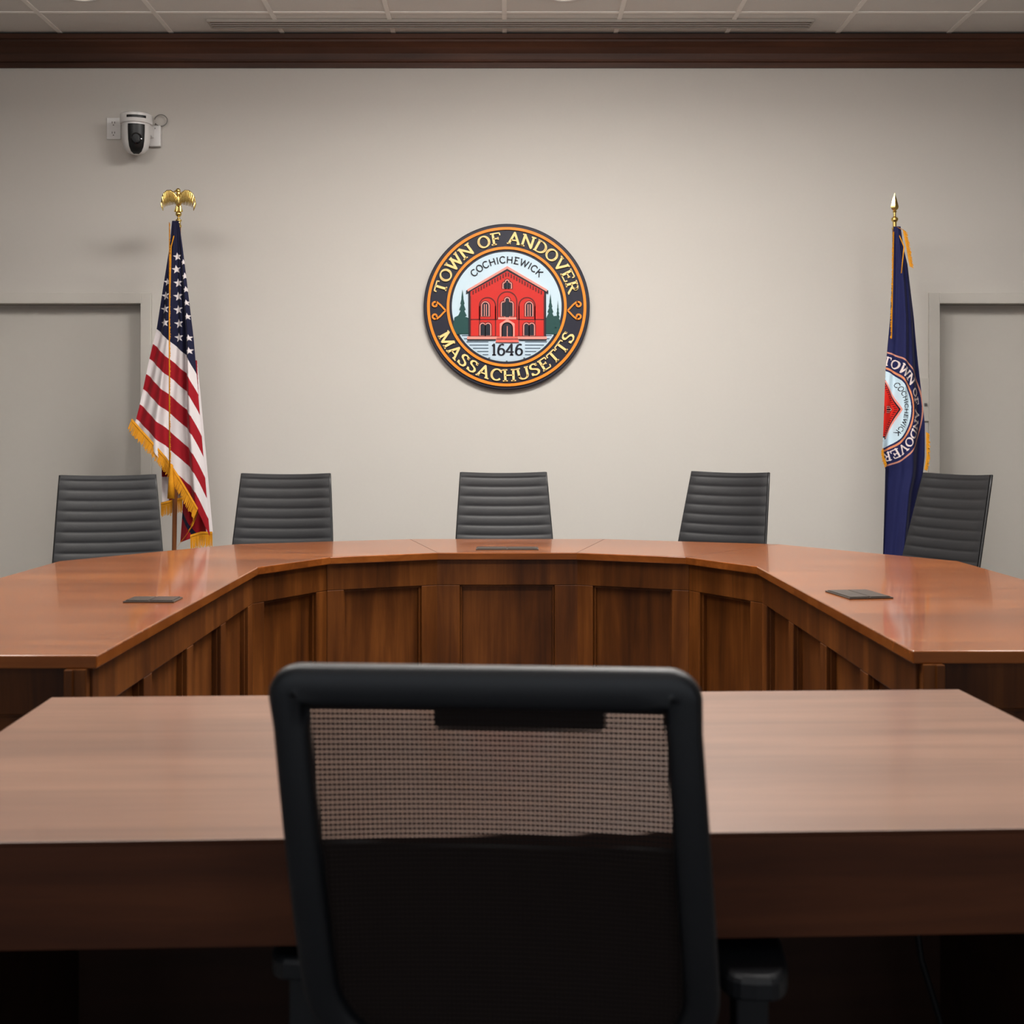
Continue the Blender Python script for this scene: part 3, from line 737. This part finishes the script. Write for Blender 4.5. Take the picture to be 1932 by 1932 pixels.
def cxz(z): return .025-.028*(z-.65)/.38
WB=.2105
def loop(inset,rt,rb,n=12):
    x=WB-inset; t=TOP-inset; b=BOT+inset; P=[]
    for (cx_,cz_,r,a0) in ((x-rt,t-rt,rt,0),(-x+rt,t-rt,rt,90),(-x+rb,b+rb,rb,180),(x-rb,b+rb,rb,270)):
        for k in range(n+1):
            a=math.radians(a0+90*k/n); P.append((cx_+r*math.cos(a),cz_+r*math.sin(a)))
    Q=[]
    for i in range(len(P)):
        a,b_=P[i],P[(i+1)%len(P)]; d=math.hypot(a[0]-b_[0],a[1]-b_[1]); k=max(1,int(d/.03))
        for j in range(k): Q.append((a[0]+(b_[0]-a[0])*j/k,a[1]+(b_[1]-a[1])*j/k))
    return Q
Q=loop(.017,.012,.09); n=len(Q); V=[];Fc=[]; m=16
for i,(x,z) in enumerate(Q):
    a,b=Q[i-1],Q[(i+1)%n]; tx,tz=b[0]-a[0],b[1]-a[1]; l=math.hypot(tx,tz); nx,nz=tz/l,-tx/l
    ww=.018+.003*max(0,min(1,(z-TOP+.05)/.03))
    for k in range(m):
        q=2*math.pi*k/m; c,s_=math.cos(q),math.sin(q)
        c=math.copysign(abs(c)**.6,c)*ww; s_=math.copysign(abs(s_)**.6,s_)*.016
        V.append((x+nx*c+cxz(z),yb(z)+s_,z+nz*c-.003*max(0,min(1,(z-TOP+.05)/.03))))
for i in range(n):
    j=(i+1)%n
    for k in range(m): Fc.append((i*m+k,i*m+(k+1)%m,j*m+(k+1)%m,j*m+k))
g=G(); g.add(V,Fc); g.out('back_frame',M['blackm'],oc,smooth=True)
nu,nv=24,30; V=[];Fc=[]
for j in range(nv+1):
    z=BOT+.02+(TOP-.02-BOT-.02)*j/nv
    hw=WB-.020; zb_=z-(BOT+.017)
    if zb_<.09: hw=(WB-.022)-.09+math.sqrt(max(0,.09**2-(.09-zb_)**2))
    for i in range(nu+1):
        u=-1+2*i/nu; V.append((u*hw+cxz(z),yb(z)+.022*(1-u*u)*math.sin(math.pi*j/nv),z))
for j in range(nv):
    for i in range(nu): a=j*(nu+1)+i; Fc.append((a,a+1,a+nu+2,a+nu+1))
mk('mesh_back',V,Fc,M['mesh'],oc,True,label='fine see-through black mesh')
g=G(); g.box(-.055,.118,yb(.985)+.035,yb(.985)+.05,.962,.982); g.out('back_crossbar',M['black'],oc,bevel=.004)
V=[];Fc=[]
for j in range(11):
    for i in range(17):
        u=-1+i/8; ztp=.8455-.004*(1-u*u)
        z=.61+(ztp-.61)*j/10
        hw=WB-.03-(.05*(1-j/3)**2 if j<3 else 0); V.append((u*hw+cxz(z),yb(z)+.028+.010*(1-u*u),z))
for j in range(10):
    for i in range(16): a=j*17+i; Fc.append((a,a+1,a+18,a+17))
lb=mk('lumbar_support',V,Fc,M['blackd'],oc,True,label='solid black lower back pad')  # black sheet added to darken what shows through the lower mesh
sd=lb.modifiers.new('solid','SOLIDIFY'); sd.thickness=.008; sd.offset=1
g=G(); g.tube([(0,.0,.40),(0,-.14,.40),(.01,-.20,.45),(.02,yb(.6)+.0,.62)],.024,12); g.out('back_support',M['black'],oc,smooth=True)
g=G(); g.box(-.235,.235,-.17,.27,.43,.50); so=g.out('seat',M['blackd'],oc,bevel=.03,seg=4)
g=G(); g.box(-.10,.10,-.12,.12,.385,.43); g.out('tilt_mechanism',M['black'],oc,bevel=.01)
g=G(); g.tube([(0,0,.12),(0,0,.39)],.025,16); g.out('gas_column',M['black'],oc,smooth=True,auto=50)
starbase(oc,M['black'],.31,.3)
for sx in (-1,1):
    g=G(); xx=sx*.279+.006 if sx>0 else -.236
    yc=.03 if sx>0 else .045
    out=[]
    for k in range(28):
        a=2*math.pi*k/28; c,s_=math.cos(a),math.sin(a)
        out.append((xx+.042*math.copysign(abs(c)**.6,c),yc+.125*math.copysign(abs(s_)**.5,s_)))
    V=[(x,y,.630) for x,y in out]+[(x,y,.650) for x,y in out]+[(xx+(x-xx)*.9,yc+(y-yc)*.96,.658) for x,y in out]
    Fc=[tuple(range(27,-1,-1)),tuple(range(56,84))]+[(r*28+i,r*28+(i+1)%28,(r+1)*28+(i+1)%28,(r+1)*28+i) for r in range(2) for i in range(28)]
    g.add(V,Fc)
    g.box(xx-.019,xx+.019,-.045,.03,.42,.632)
    g.box(min(xx,sx*.1),max(xx,sx*.1)+.0,-.03,.03,.405,.43)
    g.out('armrest',M['blackm'],oc,bevel=.004)
# ---------------------------------------------------------------- ribbed conference chairs
cc=thing('conference_chair',(0,0,0),'charcoal leather conference chair with ribbed back','chair',group='ribbed leather chairs behind the desk')
WT,WBt=.396,.470
def hwf(z): return .5*(WBt+(WT-WBt)*((z-.5)/.58)**1.2)
def backface(front):
    V=[]; nu,nv=22,132
    zb0,zt=.50,1.085
    for j in range(nv+1):
        t=j/nv; z=zb0+(zt-zb0)*t; dep=.20+math.tan(math.radians(15))*(z-.5)
        hw=hwf(z)
        ph=((zt-z)-.02)/.0445; rib=abs(math.sin(math.pi*ph))**.32*.0065 if zt-z>.02 else .006
        for i in range(nu+1):
            u=-1+2*i/nu
            e=(1-abs(u)**14)
            y=dep+.030*(1-u*u)*.7-(rib*e if front else -.010*e)-(.006 if front else -.014)
            sag=-.006*(1-u*u)*(1 if t>.05 else 0)
            V.append((u*hw,y,z+sag))
    return V,nu,nv
g=G()
VF,nu,nv=backface(True); VB,_,_=backface(False)
Fc=[]
for j in range(nv):
    for i in range(nu): a=j*(nu+1)+i; Fc.append((a,a+1,a+nu+2,a+nu+1))
k=len(VF); V=VF+VB; Fb=[tuple(q+k for q in f[::-1]) for f in Fc]; Fs=[]
for j in range(nv):
    for i in (0,nu): a=j*(nu+1)+i; Fs.append((a,a+nu+1,a+nu+1+k,a+k))
for i in range(nu):
    for j in (0,nv): a=j*(nu+1)+i; Fs.append((a,a+1,a+1+k,a+k))
g.add(V,Fc+Fb+Fs); g.out('backrest',M['leather'],cc,smooth=True,auto=50,label='horizontally ribbed charcoal leather backrest')
def sidept(sx,z): return (sx*(hwf(z)+.001),.206+math.tan(math.radians(15))*(z-.5),z)
for sx in (-1,1):
    g=G(); g.tube([sidept(sx,.5+.583*k/10) for k in range(11)],.006,8)
    g.out('back_piping',M['leather2'],cc,smooth=True)
V=[];Fc=[];nu2,nv2=16,80
for j in range(nv2+1):
    t=j/nv2; y=-.22+.44*t; 
    for i in range(nu2+1):
        u=-1+2*i/nu2; r=abs(math.sin(math.pi*(t*.44/.045)))**.42*.009
        drop=-.03*max(0,(.12-t)/.12)**2
        V.append((u*.225,y,.485+r*(1-abs(u)**14)+drop-.008*(1-u*u)))
kk=len(V); V+= [(x,y,z-.05) for x,y,z in V]
for j in range(nv2):
    for i in range(nu2): a=j*(nu2+1)+i; Fc.append((a,a+1,a+nu2+2,a+nu2+1)); Fc.append((a+kk,a+nu2+1+kk,a+nu2+2+kk,a+1+kk))
for j in range(nv2):
    for i in (0,nu2): a=j*(nu2+1)+i; Fc.append((a,a+nu2+1,a+nu2+1+kk,a+kk))
for i in range(nu2):
    for j in (0,nv2): a=j*(nu2+1)+i; Fc.append((a,a+1,a+1+kk,a+kk))
g=G(); g.add(V,Fc); g.out('seat',M['leather'],cc,smooth=True,auto=50)
g=G(); g.box(-.09,.09,-.1,.12,.385,.435); g.tube([(0,.1,.41),(0,.20,.43),(0,.262,.54),(0,.285,.62)],.018,10); g.out('tilt_mechanism',M['black'],cc,bevel=.004)
g=G(); g.tube([(0,0,.12),(0,0,.39)],.024,16); g.out('gas_column',M['chrome'],cc,smooth=True,auto=50)
for sx in (-1,1):
    g=G(); x=sx*.243
    g.tube([(x,-.10,.46),(x,-.13,.60),(x,-.10,.655),(x,.12,.665),(x,.18,.62),(x,.18,.46)],.011,10); g.box(x-.02,x+.02,-.10,.13,.662,.685)
    g.out('armrest',M['black'],cc,smooth=False)
starbase(cc,M['chrome'],.265,.94)
specs=[(204,5.80,18,'charcoal ribbed leather conference chair in front of the striped flag'),
       (539,6.02,0,'charcoal ribbed leather conference chair behind the desk, facing forward'),
       (950,6.22,3,'charcoal ribbed leather conference chair behind the middle of the desk'),
       (1376,6.25,-36,'charcoal ribbed leather conference chair angled towards the desk centre'),
       (1804,5.95,-63,'charcoal ribbed leather conference chair turned sharply beside the blue flag')]
kids=list(cc.children)
topoff=.20+math.tan(math.radians(15))*.58
for i,(px,z,a,lab) in enumerate(specs):
    if i==0: r=cc
    else:
        r=cc.copy(); COL.objects.link(r)
        for k_ in kids:
            c=k_.copy(); c.parent=r; COL.objects.link(c)
    a=math.radians(a)
    r.location=(PX(px,z)+math.sin(a)*topoff, z-math.cos(a)*topoff,0); r.rotation_euler=(0,0,a); r['label']=lab
# ---------------------------------------------------------------- camera
cd=bpy.data.cameras.new('Camera'); co=bpy.data.objects.new('Camera',cd); COL.objects.link(co)
co.location=(0,0,H); co.rotation_euler=(math.radians(90),0,0)
cd.sensor_width=36; cd.lens=F/1932*36; cd.shift_x=(966-CX)/1932; cd.shift_y=-(966-HY)/1932
cd.clip_start=.05
cd.dof.use_dof=True; cd.dof.focus_distance=6.3; cd.dof.aperture_fstop=8
scene.camera=co
scene.view_settings.view_transform='Standard'; scene.view_settings.look='None'; scene.view_settings.exposure=0
